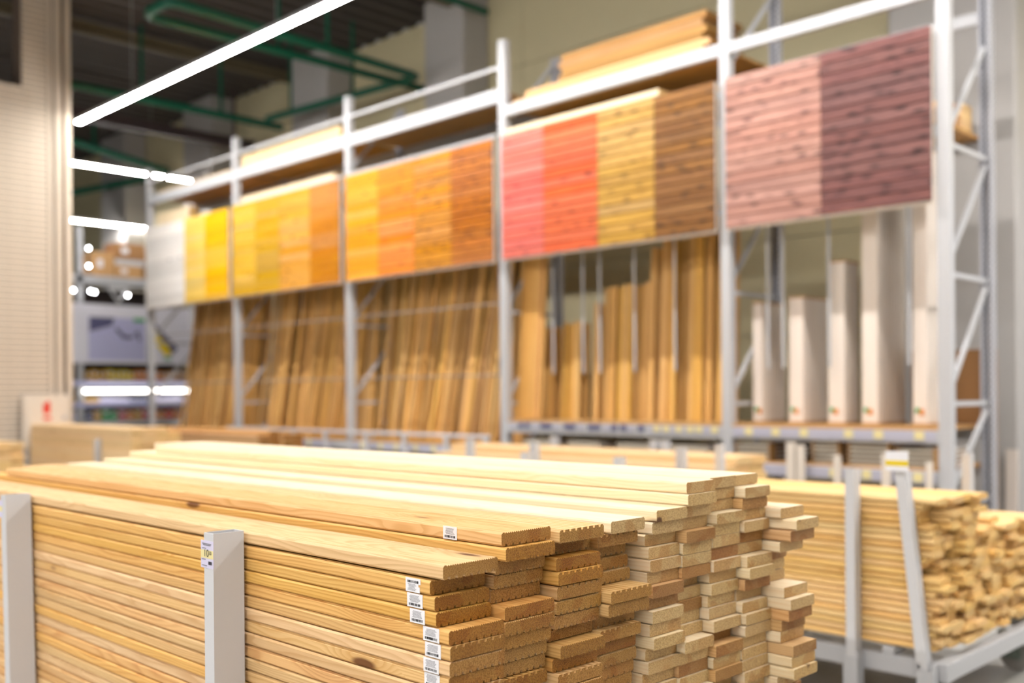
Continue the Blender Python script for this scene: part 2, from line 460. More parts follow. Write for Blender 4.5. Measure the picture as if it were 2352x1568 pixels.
# ------------------------------------------------------------------ strip lights
def strip_light(label, p, q, wd=.07, dm='diff', hang=True):
    """linear luminaire: housing, glowing diffuser underneath, suspension wires"""
    p, q = Vector(p), Vector(q)
    t = thing('strip_light', label, 'light', p)
    d = q - p
    dn = d.normalized()
    sd = dn.cross(Vector((0, 0, 1)))
    up = Vector((0, 0, 1))
    MB().bar(up * .045, d + up * .045, wd + .008, .05).build('housing', M['metal'], t)
    MB().bar(dn * .01 + up * .014, d - dn * .01 + up * .014, wd * .86, .012).build('diffuser', M[dm], t)
    if hang:
        for k in range(max(2, int(d.length / 3))):
            a = d * ((k + .5) / max(2, int(d.length / 3)))
            MB().tube([a + up * .07, a + up * (6.935 - p.z)], .004, 6).build('wire', M['galv'], t)
LZ = 5.3
strip_light('long white strip light hanging over the aisle before the rack', (-14.55, 5.94, LZ), (6, 5.94, LZ), .08)
strip_light('white strip light over the aisle in front of the front stack', (-13.6, -.2, LZ), (3, -.2, LZ), .07)
strip_light('white strip light over the aisle behind the viewpoint', (-13.6, -6.3, LZ), (9, -6.3, LZ), .13)
strip_light('added white strip light, out of view, brightening the wall right of the rack', (.4, 6.6, LZ), (.4, 9.6, LZ), .13)  # unseen lamp, added to lift the right wall and the rack end
strip_light('upper short strip light beside the block wall over the cross aisle', (-17.6, 6.2, 5.4), (-17.6, 9.25, 5.4), .07, 'diff_c')
strip_light('lower strip light over the far shelf, below another one', (-20.7, 6.4, 4.95), (-20.7, 9.82, 4.95), .07, 'diff_c')

# ------------------------------------------------------------------ boards
def deck_profile(wd, th, nt=22, ng=7, dt=.0024, dg=.005):
    p = [(.004, 0)]
    for g in range(ng):
        c = wd * (g + .75) / (ng + .5)
        p += [(c - .0036, 0), (c - .0026, dg), (c + .0026, dg), (c + .0036, 0)]
    p += [(wd - .004, 0), (wd, .004), (wd, th - .004), (wd - .004, th)]
    a, bnd = wd - .008, .008
    for k in range(nt):
        y1 = a - (a - bnd) * k / nt
        y2 = a - (a - bnd) * (k + 1) / nt
        p += [(y1, th), ((y1 + y2) / 2, th - dt)]
    p += [(bnd, th), (.004, th), (0, th - .004), (0, .004)]
    return p
def flip(p, wd, th):
    return [(wd - a, th - b) for a, b in p]

DW, DT = .143, .0275
PW, PT = .121, .0278
bmesh_cache = {}
def board_mesh(kind, L):
    key = (kind, round(L, 2))
    if key not in bmesh_cache:
        if kind == 'deck': pf = deck_profile(DW, DT)
        elif kind == 'deckf': pf = flip(deck_profile(DW, DT), DW, DT)
        elif kind == 'pine': pf = deck_profile(PW, PT, 20, 0, .0009)
        elif kind == 'pinep': pf = rect(0, PW, 0, PT, .0012)
        elif kind == 'clad':   # cladding board with rounded long edges
            w_, t_ = .112, .0275
            pf = [(.016, 0), (w_ - .016, 0), (w_ - .006, .003), (w_, .010), (w_, t_ - .010), (w_ - .006, t_ - .003), (w_ - .016, t_), (.016, t_), (.006, t_ - .003), (0, t_ - .010), (0, .010), (.006, .003)]
        elif kind == 'beam': pf = rect(0, .14, 0, .044, .003)
        elif kind == 'timber': pf = rect(0, .19, 0, .058, .004)
        bmesh_cache[key] = MB().prism(pf, 'X', -L, 0).mesh('board_' + kind)
    return bmesh_cache[key]

def sticker(bd, x0, x1, z0, z1, torn=False):
    """white barcode label on the narrow front edge of a board (board coordinates)"""
    s = MB().box(x0, x1 - (.006 if torn else 0), -.0008, -.0002, z0, z1)
    if torn:
        s.box(x1 - .006, x1 - .002, -.0008, -.0002, z0, z0 + .011)
        s.box(x1 - .006, x1, -.0008, -.0002, z0 + .016, z1)
    lab = tag(s.build('barcode_label', M['paper'], bd), 'white barcode label')
    wd, ht = x1 - x0, z1 - z0
    rnd = random.Random(int(x0 * -9999))
    b = MB()
    x = x0 + wd * .12
    bz0, bz1 = (z0 + ht * .66, z0 + ht * .84) if torn else (z0 + ht * .12, z0 + ht * .3)
    while x < x1 - wd * .14:
        a = rnd.choice((.0005, .0009, .0014))
        b.box(x, x + a, -.0012, -.0009, bz0, bz1)
        x += a + rnd.choice((.0005, .0008, .0015))
    b.build('barcode', M['blackp'], lab)
    p = MB()
    for k in range(6):
        zz = z0 + ht * ((.12 if torn else .40) + k * .085)
        x = x0 + wd * (.14 + .1 * rnd.random())
        while x < x1 - wd * (.2 + .08 * rnd.random()) - (.006 if torn else 0):
            a = rnd.uniform(.0015, .005)
            p.box(x, min(x + a, x1 - .007), -.0012, -.0009, zz, zz + ht * .03)
            x += a + .001
    p.build('small_print', M['inkp'], lab)

# front stack --------------------------------------------------------------
COLN = ['nearest', 'second', 'third', 'fourth', 'fifth', 'sixth', 'seventh', 'eighth', 'farthest']
rnd = random.Random(5)
PITCH = .0290
# per column: y0, z of top face, kind, X of end faces from the top (then jitter), board length
c1 = [-1.44, -1.477, -1.464, -1.459, -1.425, -1.422, -1.422, -1.427]
c2 = [-1.445, -1.432, -1.46, -1.465, -1.472, -1.43, -1.427, -1.436, -1.445, -1.45]
c3 = [-1.432, -1.47, -1.44, -1.432, -1.435, -1.436, -1.44, -1.458, -1.42, -1.44]
c4 = [-1.455, -1.49, -1.482, -1.475, -1.412, -1.418, -1.46, -1.438, -1.452, -1.45]
c5 = [-1.44, -1.46, -1.448, -1.442, -1.45, -1.432, -1.45, -1.432, -1.438, -1.425, -1.45, -1.44, -1.455]
c6 = [-1.435, -1.43, -1.445, -1.455, -1.43, -1.44, -1.44, -1.442, -1.48, -1.47, -1.465, -1.47, -1.462]
c7 = [-1.455, -1.46, -1.463, -1.43, -1.44, -1.44, -1.445, -1.435, -1.448, -1.44, -1.45, -1.445]
c8 = [-1.47, -1.43, -1.437, -1.444, -1.43, -1.45, -1.45, -1.42, -1.41, -1.425, -1.45, -1.43]
c9 = [-1.40, -1.36, -1.37, -1.40, -1.45, -1.455, -1.455, -1.385, -1.365, -1.37, -1.39, -1.392, -1.355, -1.358, -1.35]
cols = [(1.257, 1.1275, 'deck', c1), (1.405, 1.172, 'deck', c2), (1.562, 1.162, 'deck', c3), (1.712, 1.133, 'deck', c4),
        (1.888, 1.1455, 'pine', c5), (2.012, 1.2305, 'pine', c6), (2.138, 1.232, 'pine', c7), (2.264, 1.229, 'pine', c8), (2.390, 1.139, 'pine', c9)]
stack_boards = {}
DECKZ = .312
for ci, (y0, zt, kind, ends) in enumerate(cols):
    z = zt - (DT if kind == 'deck' else PT)
    k = 0
    while z > DECKZ + .012:
        lean = .06 * (z - .95)
        X = ends[k] if k < len(ends) else -1.44 + (.05 if ci == 8 else 0) + rnd.uniform(-.022, .022)
        if kind == 'deck':
            kd = 'deckf' if rnd.random() < .35 else 'deck'
            if k == 0 and ci in (0, 1): kd = 'deck'
            if k == 0 and ci == 2: kd = 'deckf'
            mt = M['larch_warm'] if (rnd.random() < .2 or (ci == 0 and k == 1)) and k else M['larch']
            yy = y0 + lean * (ci > 0) + rnd.uniform(-.0015, .0015)
            L = 2.72 if (ci == 1 and k == 0) else 3.0
            lb = 'ribbed larch decking board, %s from the top in the %s column of the front stack' % (nth(k), COLN[ci])
            nm, cat = 'decking_board', 'board'
        else:
            kd = 'pine' if k < 4 or rnd.random() < .4 else 'pinep'
            mt = M['pine_brown'] if (rnd.random() < .2 and k > 1) else M['pine']
            yy = y0 + lean + rnd.uniform(-.0015, .0015)
            L = 2.75 if (k == 0 and ci in (5,)) else 3.0
            lb = 'pale pine board, %s from the top in the %s column of the front stack' % (nth(k), COLN[ci])
            nm, cat = 'pine_board', 'board'
        yaw = rnd.uniform(-.0004, .0004)
        if ci == 8 and k in (1, 2):
            yaw = (.02, -.012)[k - 1]; yy += (.012, .0)[k - 1]
        o = inst(board_mesh(kd, L), nm, mt, None, (X, yy, z), (0, 0, yaw))
        tag(o, lb, cat, 'boards of the front stack')
        stack_boards[ci, k] = o
        z -= PITCH + (.004 if (ci == 0 and k == 0) else 0) + (.0012 if rnd.random() < .15 else 0)
        k += 1
# loose pale boards laid on top of the fourth and fifth columns
for X, yy, z, L, lb in ((-1.442, 1.752, 1.1345, 3.0, 'pale planed board laid on top of the fourth column'), (-1.432, 1.905, 1.1465, 3.0, 'pale planed board with red mark laid on top of the fifth column')):
    o = inst(board_mesh('pine', L), 'pine_board', M['pine'], None, (X, yy, z), (0, 0, 0))
    tag(o, lb, 'board', 'boards of the front stack')
# barcode labels
for k, (x0, x1) in {1: (-.071, -.027), 2: (-.080, -.034), 3: (-.076, -.032), 4: (-.073, -.027), 5: (-.071, -.026), 6: (-.074, -.030), 7: (-.069, -.025), 8: (-.07, -.026)}.items():
    sticker(stack_boards[0, k], x0, x1, .0005, .0272, torn=(k == 1))
sticker(stack_boards[1, 0], -.174, -.131, .0005, .0272)
sticker(stack_boards[3, 9], -.03, -.006, .004, .024)

# ------------------------------------------------------------------ carts
def price_card(parent, x0, x1, z0, z1, y, price=True):
    """shelf price card facing -y: pale card, yellow band, big number, small print, barcode"""
    c = tag(MB().box(x0, x1, y - .0012, y, z0, z1).build('price_tag', M['tagp'], parent), 'lavender price tag with a yellow band')
    wd, ht = x1 - x0, z1 - z0
    MB().box(x0, x1, y - .0016, y - .0013, z0 + ht * .36, z0 + ht * .66).build('yellow_band', M['yel_p'], c)
    if not price:
        return c
    p = MB()
    for a, e, f in ((.12, .85, .88), (.2, .8, .83), (.12, .45, .71), (.1, .4, .3), (.1, .5, .08)):
        p.box(x0 + wd * a, x0 + wd * e, y - .002, y - .0017, z0 + ht * f, z0 + ht * (f + .025))
    p.build('small_print', M['inkp'], c)
    b = MB(); x = x0 + wd * .62
    while x < x1 - wd * .1:
        b.box(x, x + .0009, y - .002, y - .0017, z0 + ht * .14, z0 + ht * .26); x += .0018
    b.build('barcode', M['blackp'], c)
    for s, sz, ax, az in (('10', .024, .24, .42), ('30', .012, .66, .50)):
        fc = bpy.data.curves.new('digits', 'FONT'); fc.body = s; fc.size = sz; fc.extrude = .0001
        tmp = bpy.data.objects.new('digits', fc); COL.objects.link(tmp)
        bpy.context.view_layer.update()
        me = bpy.data.meshes.new_from_object(tmp.evaluated_get(bpy.context.evaluated_depsgraph_get()))
        bpy.data.objects.remove(tmp)
        me.materials.clear()
        inst(me, 'digits', M['blackp'], c, (x0 + wd * ax, y - .0019, z0 + ht * az), (math.pi / 2, 0, 0))
    return c

def hollow_post(cx, cy, z0, z1, wx, wy, dx=0.0, th=.0025):
    """open-topped rectangular tube, its top shifted by dx"""
    m = MB()
    for a0, a1, b0, b1 in ((-wx / 2, wx / 2, -wy / 2, -wy / 2 + th), (-wx / 2, wx / 2, wy / 2 - th, wy / 2), (-wx / 2, -wx / 2 + th, -wy / 2 + th, wy / 2 - th), (wx / 2 - th, wx / 2, -wy / 2 + th, wy / 2 - th)):
        m.hexa([(cx + a, cy + b, z0) for a, b in ((a0, b0), (a1, b0), (a1, b1), (a0, b1))], [(cx + a + dx, cy + b, z1) for a, b in ((a0, b0), (a1, b0), (a1, b1), (a0, b1))])
    m.box(cx - wx / 2 + th, cx + wx / 2 - th, cy - wy / 2 + th, cy + wy / 2 - th, z0, z0 + .01)
    return m

def make_cart(label, x0, x1, y0, y1, posts, post_h, wx=.045, wy=.075, ztop=.28):
    """low steel trolley: long rails, cross bearers, stake posts in sockets, four castors. posts: (X, side, dx)"""
    t = thing('timber_cart', label, 'cart', (x0, y0, 0))
    lx, ly = x1 - x0, y1 - y0
    for yy in (0, ly - .06):
        MB().bbox(0, lx, yy, yy + .06, ztop - .085, ztop - .005, .004).build('long_rail', M['metal'], t)
    for xx in (0, lx * .33, lx * .66, lx - .06):
        MB().bbox(xx, xx + .06, .06, ly - .06, ztop - .085, ztop - .005, .004).build('cross_rail', M['metal'], t)
    for xx in (lx * .08, lx * .36, lx * .64, lx * .9):
        MB().bbox(xx, xx + .05, .0, ly, ztop - .005, ztop + .03, .004).build('bearer', M['metal'], t)
    for px, side, dx in posts:
        cy = -wy / 2 - .002 if side == 0 else ly + wy / 2 + .002
        p = hollow_post(px - x0, cy, ztop - .16, post_h, wx, wy, dx).build('stake_post', M['post'], t)
        s = MB()
        for a in (-1, 1):
            s.box(px - x0 + a * (wx / 2 + .006) - .005, px - x0 + a * (wx / 2 + .006) + .005, cy - wy / 2, cy + wy / 2, ztop - .17, ztop - .005)
        s.box(px - x0 - wx / 2 - .011, px - x0 + wx / 2 + .011, cy - wy / 2 - .008, cy - wy / 2 - .001, ztop - .17, ztop - .03)
        s.build('socket', M['metal'], p)
    for xx in (.16, lx - .16):
        for yy in (.16, ly - .16):
            fork = MB()
            fork.box(xx - .05, xx + .05, yy - .045, yy + .045, ztop - .095, ztop - .086)
            fork.box(xx - .03, xx + .06, yy - .032, yy - .026, .06, ztop - .095).box(xx - .03, xx + .06, yy + .026, yy + .032, .06, ztop - .095)
            fork.tube([(xx + .03, yy - .04, .075), (xx + .03, yy + .04, .075)], .012, 8)
            f = fork.build('castor', M['wheel'], t)
            MB().tube([(xx + .03, yy - .02, .075), (xx + .03, yy + .02, .075)], .075, 20).build('wheel', M['rubber'], f)
    return t

cart1 = make_cart('grey steel cart under the front timber stack', -4.35, -1.62, 1.25, 2.535, [(-2.155, 0, 0), (-3.43, 0, -.05), (-2.155, 1, 0), (-3.43, 1, 0)], 1.132, .043, .078)
pp = thing('price_tag_holder', 'lavender price tag reading 10 on the front cart post', 'price tag', (-2.19, 1.1705, 1.051))
price_card(pp, 0, .057, 0, .063, 0)
pp = thing('price_tag_holder', 'cropped lavender price tag on the leftmost cart post', 'price tag', (-3.535, 1.1705, 1.06))
price_card(pp, 0, .05, 0, .055, 0, False)

def stack(name, label, group, cat, kind, mt, xend, y0, wd, th, ncol, rows, z0, L, jx, rn, pitch=None, skip=()):
    """boards piled on a cart; rows may be a list with the height of each column"""
    for c in range(ncol):
        nr = rows[c] if isinstance(rows, (list, tuple)) else rows
        for r in range(nr):
            if (c, r) in skip: continue
            j = jx(c, r) if callable(jx) else rn.uniform(-jx, jx)
            o = inst(board_mesh(kind, L), name, mt, None, (xend + j, y0 + c * wd + rn.uniform(-.001, .001), z0 + r * (pitch or th)), (0, 0, 0))
            cn = ('front', 'second', 'third', 'fourth', 'fifth', 'sixth', 'seventh', 'eighth', 'ninth', 'tenth', 'eleventh')[c]
            tag(o, label % (nth(nr - 1 - r), cn), cat, group)

rn = random.Random(21)
make_cart('light grey steel cart carrying the pine cladding at the right', -4.6, -1.76, 4.36, 5.72, [(-2.165, 0, 0), (-1.83, 0, -.105), (-3.5, 0, 0), (-4.3, 0, .1), (-2.2, 1, 0), (-3.8, 1, 0)], 1.095, .045, .055, .285)
def j2(c, r):
    base = {0: 0.0, 1: .01, 2: .02, 3: .03}.get(c, .02)
    if c == 0 and 19 <= r <= 21: base -= .085
    if c == 0 and 11 <= r <= 13: base -= .07
    if c == 0 and r in (14, 15): base += .02
    if c == 1 and 8 <= r <= 14: base -= .03
    if c == 0 and r < 10: base += .02
    return base - .02 + rn.uniform(-.035, .035)
stack('cladding_board', 'pine cladding board, %s from the top in the %s column on the right cart', 'pine boards on the right cart', 'board', 'clad', M['cartpine'],
      -1.80, 4.375, .114, .0284, 11, [23, 23, 23, 23, 17, 17, 18, 17, 17, 17, 17], .318, 2.7, j2, rn, .0287)
# price card on the tilted post of the right cart
pp = thing('price_tag_holder', 'white price card with yellow band on top of the tilted post', 'price tag', (-1.985, 4.28, 1.098))
MB().box(0, .10, -.002, 0, 0, .085).build('card', M['paper'], pp)
MB().box(0, .10, -.004, -.0022, .022, .045).build('yellow_band', M['yel'], pp)

make_cart('grey cart with heavy pale timbers before the rack', -6.95, -4.05, 5.98, 6.72, [(-5.68, 0, 0), (-4.25, 0, 0), (-6.44, 0, 0), (-5.09, 1, 0), (-4.98, 1, 0), (-6.2, 1, 0)], 1.05, .06, .06, .285)
stack('timber_beam', 'heavy pale timber, %s from the top in the %s row before the rack', 'heavy timbers before the rack', 'timber', 'timber', M['farpine'], -3.95, 5.985, .193, .0592, 3, [10, 11, 11], .318, 3.0, .02, rn, .0605)

make_cart('far cart by the block wall with a pile of pale boards', -13.8, -10.95, 5.0, 5.62, [(-13.9, 0, 0), (-11.7, 0, 0), (-13.0, 1, 0)], .95, .06, .06)
stack('pine_beam', 'pale board, %s from the top in the %s row of the pile before the block wall', 'boards on the far left cart', 'board', 'beam', M['farpine'], -10.9, 5.005, .143, .045, 4, [17, 17, 17, 16], .313, 3.0, .02, rn, .0455)
make_cart('far cart behind the long pile with darker board ends', -12.9, -10.2, 6.06, 6.76, [(-12.0, 0, 0), (-10.6, 1, 0)], .95, .06, .06)
stack('pine_beam', 'orange-brown board, %s from the top in the %s row of the pile near the rack', 'boards on the cart near the rack', 'board', 'beam', M['pine_brown'], -10.02, 6.065, .143, .045, 4, [15, 16, 15, 15], .313, 2.85, .04, rn, .0455)
make_cart('cart at the left picture edge with a low pile of boards', -13.7, -11.6, 3.55, 4.15, [(-12.4, 0, 0)], .93, .06, .06)
stack('pine_beam', 'board, %s from the top in the %s row of the pile at the left picture edge', 'boards at the left picture edge', 'board', 'beam', M['farpine'], -11.6, 3.555, .143, .045, 4, 14, .313, 2.2, .03, rn, .0455)

# ------------------------------------------------------------------ the rack
RX = [-15.267, -12.66, -10.045, -7.40, -4.757, -2.95]
RY0, RY1 = 7.30, 8.17
rack = thing('storage_rack', 'white steel storage rack with five bays along the aisle', 'rack', (0, 0, 0))
TOPS = [4.97, 4.99, 5.01, 5.03, 6.6, 6.6]
for i, x in enumerate(RX):
    f = MB()
    f.box(x - .045, x + .045, RY0, RY0 + .012, 0, TOPS[i])
    f.box(x - .045, x - .035, RY0 + .012, RY0 + .08, 0, TOPS[i]).box(x + .035, x + .045, RY0 + .012, RY0 + .08, 0, TOPS[i])
    f.box(x - .065, x + .065, RY0 - .01, RY0 + .1, 0, .012)
    f.build('upright', M['metal'], rack)
    bk = MB().box(x - .045, x + .045, RY1 - .012, RY1, 0, TOPS[i]).box(x - .045, x - .035, RY1 - .08, RY1 - .012, 0, TOPS[i]).box(x + .035, x + .045, RY1 - .08, RY1 - .012, 0, TOPS[i]).build('upright', M['galv'], rack)
    if i >= 3:
        h = MB()
        z = .1
        while z < TOPS[i] - .1:
            h.box(x + .0449, x + .0462, RY1 - .06, RY1 - .045, z, z + .022).box(x + .0449, x + .0462, RY1 - .035, RY1 - .02, z + .025, z + .047)
            h.box(x - .025, x - .01, RY1 - .0135, RY1 - .0119, z, z + .022).box(x + .01, x + .025, RY1 - .0135, RY1 - .0119, z + .025, z + .047)
            z += .05
        h.build('punched_holes', M['dark'], bk)['kind'] = 'stuff'
    # side frame bracing
    zz = .62
    A, B = RY0 + .08, RY1 - .08
    lev = [.62, 1.34, 2.27, 3.2, 4.1, 5.0]
    for q, z in enumerate(lev):
        if z > TOPS[i]: break
        if q < 4:
            MB().bar((x, A, z), (x, B, z), .025, .035).build('brace', M['metal'], rack)
        if q + 1 < len(lev) and lev[q + 1] < TOPS[i]:
            MB().bar((x, A, z + .08), (x, B, lev[q + 1] - .05), .025, .035).build('brace', M['metal'], rack)
def beam(i, z0, z1, name='beam', y=RY0 - .002, th=.05, m='metal'):
    x0, x1 = RX[i] + .046, RX[i + 1] - .046
    b = MB().prism(rect(y, y + th, z0, z1, .004), 'X', x0, x1).build(name, M[m], rack)
    return b, x0, x1
def deck(i, z, th=.022, y0=RY0 + .05, y1=RY1 - .02):
    MB().box(RX[i] + .05, RX[i + 1] - .05, y0, y1, z, z + th).build('shelf_deck', M['ply'], rack)
for i in range(4):
    zb = (4.405, 4.545) if i < 3 else (4.245, 4.35)
    beam(i, *zb)
    beam(i, zb[0], zb[1], y=RY1 - .05)
    deck(i, zb[1] - .035)
beam(4, 4.25, 4.345); beam(4, 4.25, 4.345, y=RY1 - .05)
for i in range(3):
    beam(i, 4.74, 4.775, 'guard_rail', th=.03)
beam(2, 4.035, 4.07, 'top_rail', y=RY0 - .05, th=.03)
beam(1, 4.03, 4.062, 'top_rail', y=RY0 - .05, th=.03)
for i in (0, 1, 3):
    deck(i, 3.975, y0=RY0 + .02)
    beam(i, 3.9, 3.972, y=RY0 + .02, th=.03); beam(i, 3.9, 3.972, y=RY1 - .05)
# deck behind the mauve panels
MB().box(RX[4] + .05, RX[5] - .05, RY0 + .12, RY1 - .02, 3.36, 3.385).build('shelf_deck', M['ply'], rack)
beam(4, 3.28, 3.358, y=RY1 - .05); beam(4, 3.28, 3.358, y=RY0 + .1)
def price_strip(b, x0, x1, z0, z1, n, ym, blank=False, rr=random.Random(3)):
    s = MB().box(x0, x1, ym - .004, ym - .0005, z0, z1).build('price_strip', M['strip'] if not blank else M['metal'], b)
    for k in range(n):
        x = x0 + (x1 - x0) * (k + .5 + rr.uniform(-.2, .2)) / n
        MB().box(x - .035, x + .035, ym - .008, ym - .0042, z0 + .008, z1 - .004).build('price_tag', M['yel_p'] if not blank else (M['slate'] if k % 3 else M['strip']), b)
b, x0, x1 = beam(3, 1.045, 1.15); price_strip(b, x0 + .05, x0 + 1.75, 1.085, 1.148, 17, RY0 - .003, True)
price_strip(b, x0 + 1.8, x1 - .02, 1.085, 1.148, 6, RY0 - .003)
b, x0, x1 = beam(4, 1.055, 1.15); price_strip(b, x0 + .02, x1 - .02, 1.075, 1.148, 6, RY0 - .003)
b, x0, x1 = beam(4, .765, .855); price_strip(b, x0 + .02, x1 - .02, .77, .85, 5, RY0 - .003)
b, x0, x1 = beam(3, .765, .855)
for i in range(3):
    b, x0, x1 = beam(i, .79, .885); price_strip(b, x0 + .05, x1 - .3, .80, .88, 7, RY0 - .003)
    beam(i, .79, .885, y=RY1 - .05)
for i in (3, 4):
    beam(i, 1.055, 1.15, y=RY1 - .05); beam(i, .77, .855, y=RY1 - .05)
    deck(i, 1.15, .02, y0=RY0 + .002); deck(i, .856, .02)
for i in range(3): deck(i, .886, .02, y0=RY0 + .002)
for i in range(5): deck(i, .14, .02)
# lower and upper retaining rails across the lath bays
for i in range(3):
    for z in (1.62, 2.36):
        beam(i, z, z + .016, 'retaining_bar', y=RY0 + .085, th=.012, m='bar')
gr = thing('barrier_rail', 'low grey guard rail standing before the lath bays', 'rail', (-12.6, 7.14, 0))
MB().bbox(0, 5.15, -.02, .02, .985, 1.02, .004).build('top_rail', M['post'], gr)
for xx in (.05, .95, 1.6, 2.3, 3.1, 3.8, 4.5, 5.1):
    MB().box(xx - .025, xx + .025, -.02, .02, 0, .984).build('post', M['post'], gr)
# hanging dividers of bays four and five
for x, bay in ((-7.125, 3), (-6.72, 3), (-6.50, 3), (-6.07, 3), (-5.6, 3), (-4.63, 4), (-4.485, 4), (-4.065, 4), (-3.40, 4)):
    MB().bbox(x * .974 - .012, x * .974 + .012, 7.545, 7.555, 1.63, 3.9 if bay == 3 else 3.28, .003).build('divider_rod', M['metal'], rack)
for bay in (3,):
    MB().box(RX[bay] + .05, RX[bay + 1] - .05, 7.565, 7.59, 2.98, 3.01).build('divider_rail', M['galv'], rack)
# cream divider posts before the lowest shelf of the right bay
for k, (x, wd, zt, lb) in enumerate(((-4.585, .05, .905, 'short cream divider post beside the middle upright'), (-4.115, .075, 1.04, 'wide cream divider post, left of a joined pair'),
                                     (-4.033, .06, 1.02, 'wide cream divider post, right of a joined pair'), (-3.728, .05, .955, 'slim cream divider post between wrapped plank packs'),
                                     (-3.345, .06, .985, 'cream divider post left of the brown-edged plank pack'), (-3.03, .04, .93, 'narrow cream divider post next to the end upright'))):
    tag(MB().bbox(-wd / 2, wd / 2, -.02, .02, 0, zt, .004).build('divider_post', M['cream'], None, (x, 7.22, 0)), lb, 'post', 'cream divider posts')

# ------------------------------------------------------------------ colour sample panels
PAN = [  # bay, x0, x1, light, dark, knot, label
    (-15.20, -13.96, (252, 246, 240), (244, 234, 224), .02, 'white-stained'),
    (-13.95, -13.355, (250, 214, 118), (240, 194, 84), .03, 'pale yellow'),
    (-13.35, -12.72, (248, 192, 26), (242, 176, 10), .03, 'bright yellow'),
    (-12.59, -12.005, (230, 186, 76), (208, 158, 44), .06, 'light mustard'),
    (-12.0, -11.43, (214, 168, 44), (186, 138, 22), .08, 'dark mustard'),
    (-11.42, -10.73, (230, 170, 74), (202, 136, 40), .12, 'honey orange'),
    (-10.725, -10.12, (210, 138, 34), (176, 100, 16), .14, 'caramel orange'),
    (-9.98, -9.353, (244, 168, 26), (226, 140, 12), .10, 'amber'),
    (-9.348, -8.715, (238, 142, 36), (214, 110, 20), .12, 'bright orange'),
    (-8.708, -8.1, (218, 146, 42), (150, 86, 20), .38, 'golden brown'),
    (-8.095, -7.475, (194, 114, 30), (122, 60, 14), .42, 'rust brown'),
    (-7.33, -6.757, (230, 122, 106), (204, 88, 80), .18, 'coral pink'),
    (-6.752, -6.082, (222, 104, 54), (184, 68, 32), .25, 'red orange'),
    (-6.076, -5.43, (206, 162, 84), (150, 106, 46), .32, 'tan gold'),
    (-5.424, -4.815, (146, 98, 46), (92, 56, 24), .42, 'walnut brown'),
    (-4.70, -3.848, (194, 146, 130), (132, 88, 82), .45, 'dusty pink'),
    (-3.843, -3.005, (132, 88, 82), (76, 48, 50), .5, 'dark plum'),
]
PZ0, PZ1, NPL = 2.785, 4.025, 14
PH = (PZ1 - PZ0) / NPL
for k, (x0, x1, lc, dc, kn, lb) in enumerate(PAN):
    mt = wood('stain_' + lb.replace(' ', '_').replace('-', '_'), lc, dc, ring=.012, knots=min(.95, kn * 1.7), knotcol=tuple(int(v * .42) for v in dc), vary=.1, contrast=.6, rough=.5, pith=(-.03, .04), streak=60, kscale=(6, 22), hue=.004, ksize=.3)
    t = thing('sample_panel', '%s plank sample panel hung on the front of the rack' % lb, 'panel', (x0, RY0 - .05, PZ0), 'stain sample panels')
    MB().box(0, x1 - x0, .0, .03, -.018, PZ1 - PZ0).build('backing_board', M['cream'], t)
    ln = x1 - x0
    me = MB().prism([(-.022, .007), (-.010, .002), (-.0, .002), (-.0, PH - .001), (-.010, PH - .001), (-.022, PH - .005)], 'X', 0, ln).mesh('plank')
    for r in range(NPL):
        inst(me, 'plank', mt, t, (0, 0, r * PH))

# ------------------------------------------------------------------ boards on the upper shelves
def loose(name, lb, mt, kind, L, loc, rot=(0, 0, 0), grp=None, cat='board'):
    return tag(inst(board_mesh(kind, L), name, mt, None, loc, rot), lb, cat, grp)
zt = 4.339
for r in range(2):
    for k in range(4):
        loose('pine_plank', 'long plank of the %s layer, %s row from the front, on the top shelf' % (('lower', 'upper')[r], nth(k)), M['pine_brown'], 'timber', 2.3 - .12 * r, (-4.99 + .06 * r - .03 * k, 7.355 + .192 * k, zt + r * .0595), grp='planks on the top shelf')
for k in range(3):
    for r in range(5):
        loose('timber_beam', 'orange timber, row %s and layer %s of the high pile on the top shelf' % (nth(k), nth(r)), M['old_timber'], 'timber', 1.7, (-5.08 - .04 * (r % 2), 7.53 + .194 * k, zt + .1205 + r * .0645), grp='orange timbers on the top shelf')
loose('pine_plank', 'pale plank lying along the top of the coral and tan panels', M['pine'], 'timber', 1.9, (-5.385, 7.24, 4.029), grp='planks above the panels')
loose('pine_plank', 'second pale plank lying above the mustard panels, in front', M['pine'], 'timber', 2.15, (-10.26, 7.262, 4.064), grp='planks above the panels')
loose('pine_plank', 'lower pale plank behind another one above the mustard panels', M['pine'], 'timber', 2.2, (-10.2, 7.47, 4.0), grp='planks above the panels')
for r in range(5):
    loose('pine_plank', 'short plank, %s from the bottom of the pile above the white panel' % nth(r), M['pine'], 'beam', 1.0, (-14.0, 7.33, 4.0 + r * .048), grp='short planks above the white panel')
for r in range(3):
    for c in range(2):
        loose('pine_plank', 'plank in the %s layer, %s row, on the shelf above the mustard panels' % (nth(r), nth(c)), M['farpine'], 'timber', 2.3, (-10.25 - .1 * c, 7.36 + .195 * c, 4.534 + r * .06), grp='planks on the second bay top shelf')
for c in range(2):
    loose('pine_plank', 'thin plank in the %s row on the top shelf above the yellow panels' % nth(c), M['farpine'], 'timber', 2.2, (-12.85, 7.36 + .2 * c, 4.534), grp='planks on the first bay top shelf')
for r in range(4):
    loose('fibre_board', 'tan board, %s from the bottom of the pile behind the plum panel' % nth(r), M['pine_brown'], 'timber', 1.5, (-3.1, 7.75, 3.387 + r * .06), grp='tan boards behind the plum panel')
    loose('fibre_board', 'tan board, %s from the bottom of the rear pile behind the plum panel' % nth(r), M['farpine'], 'timber', 1.5, (-3.06, 7.945, 3.387 + r * .06), grp='tan boards behind the plum panel')

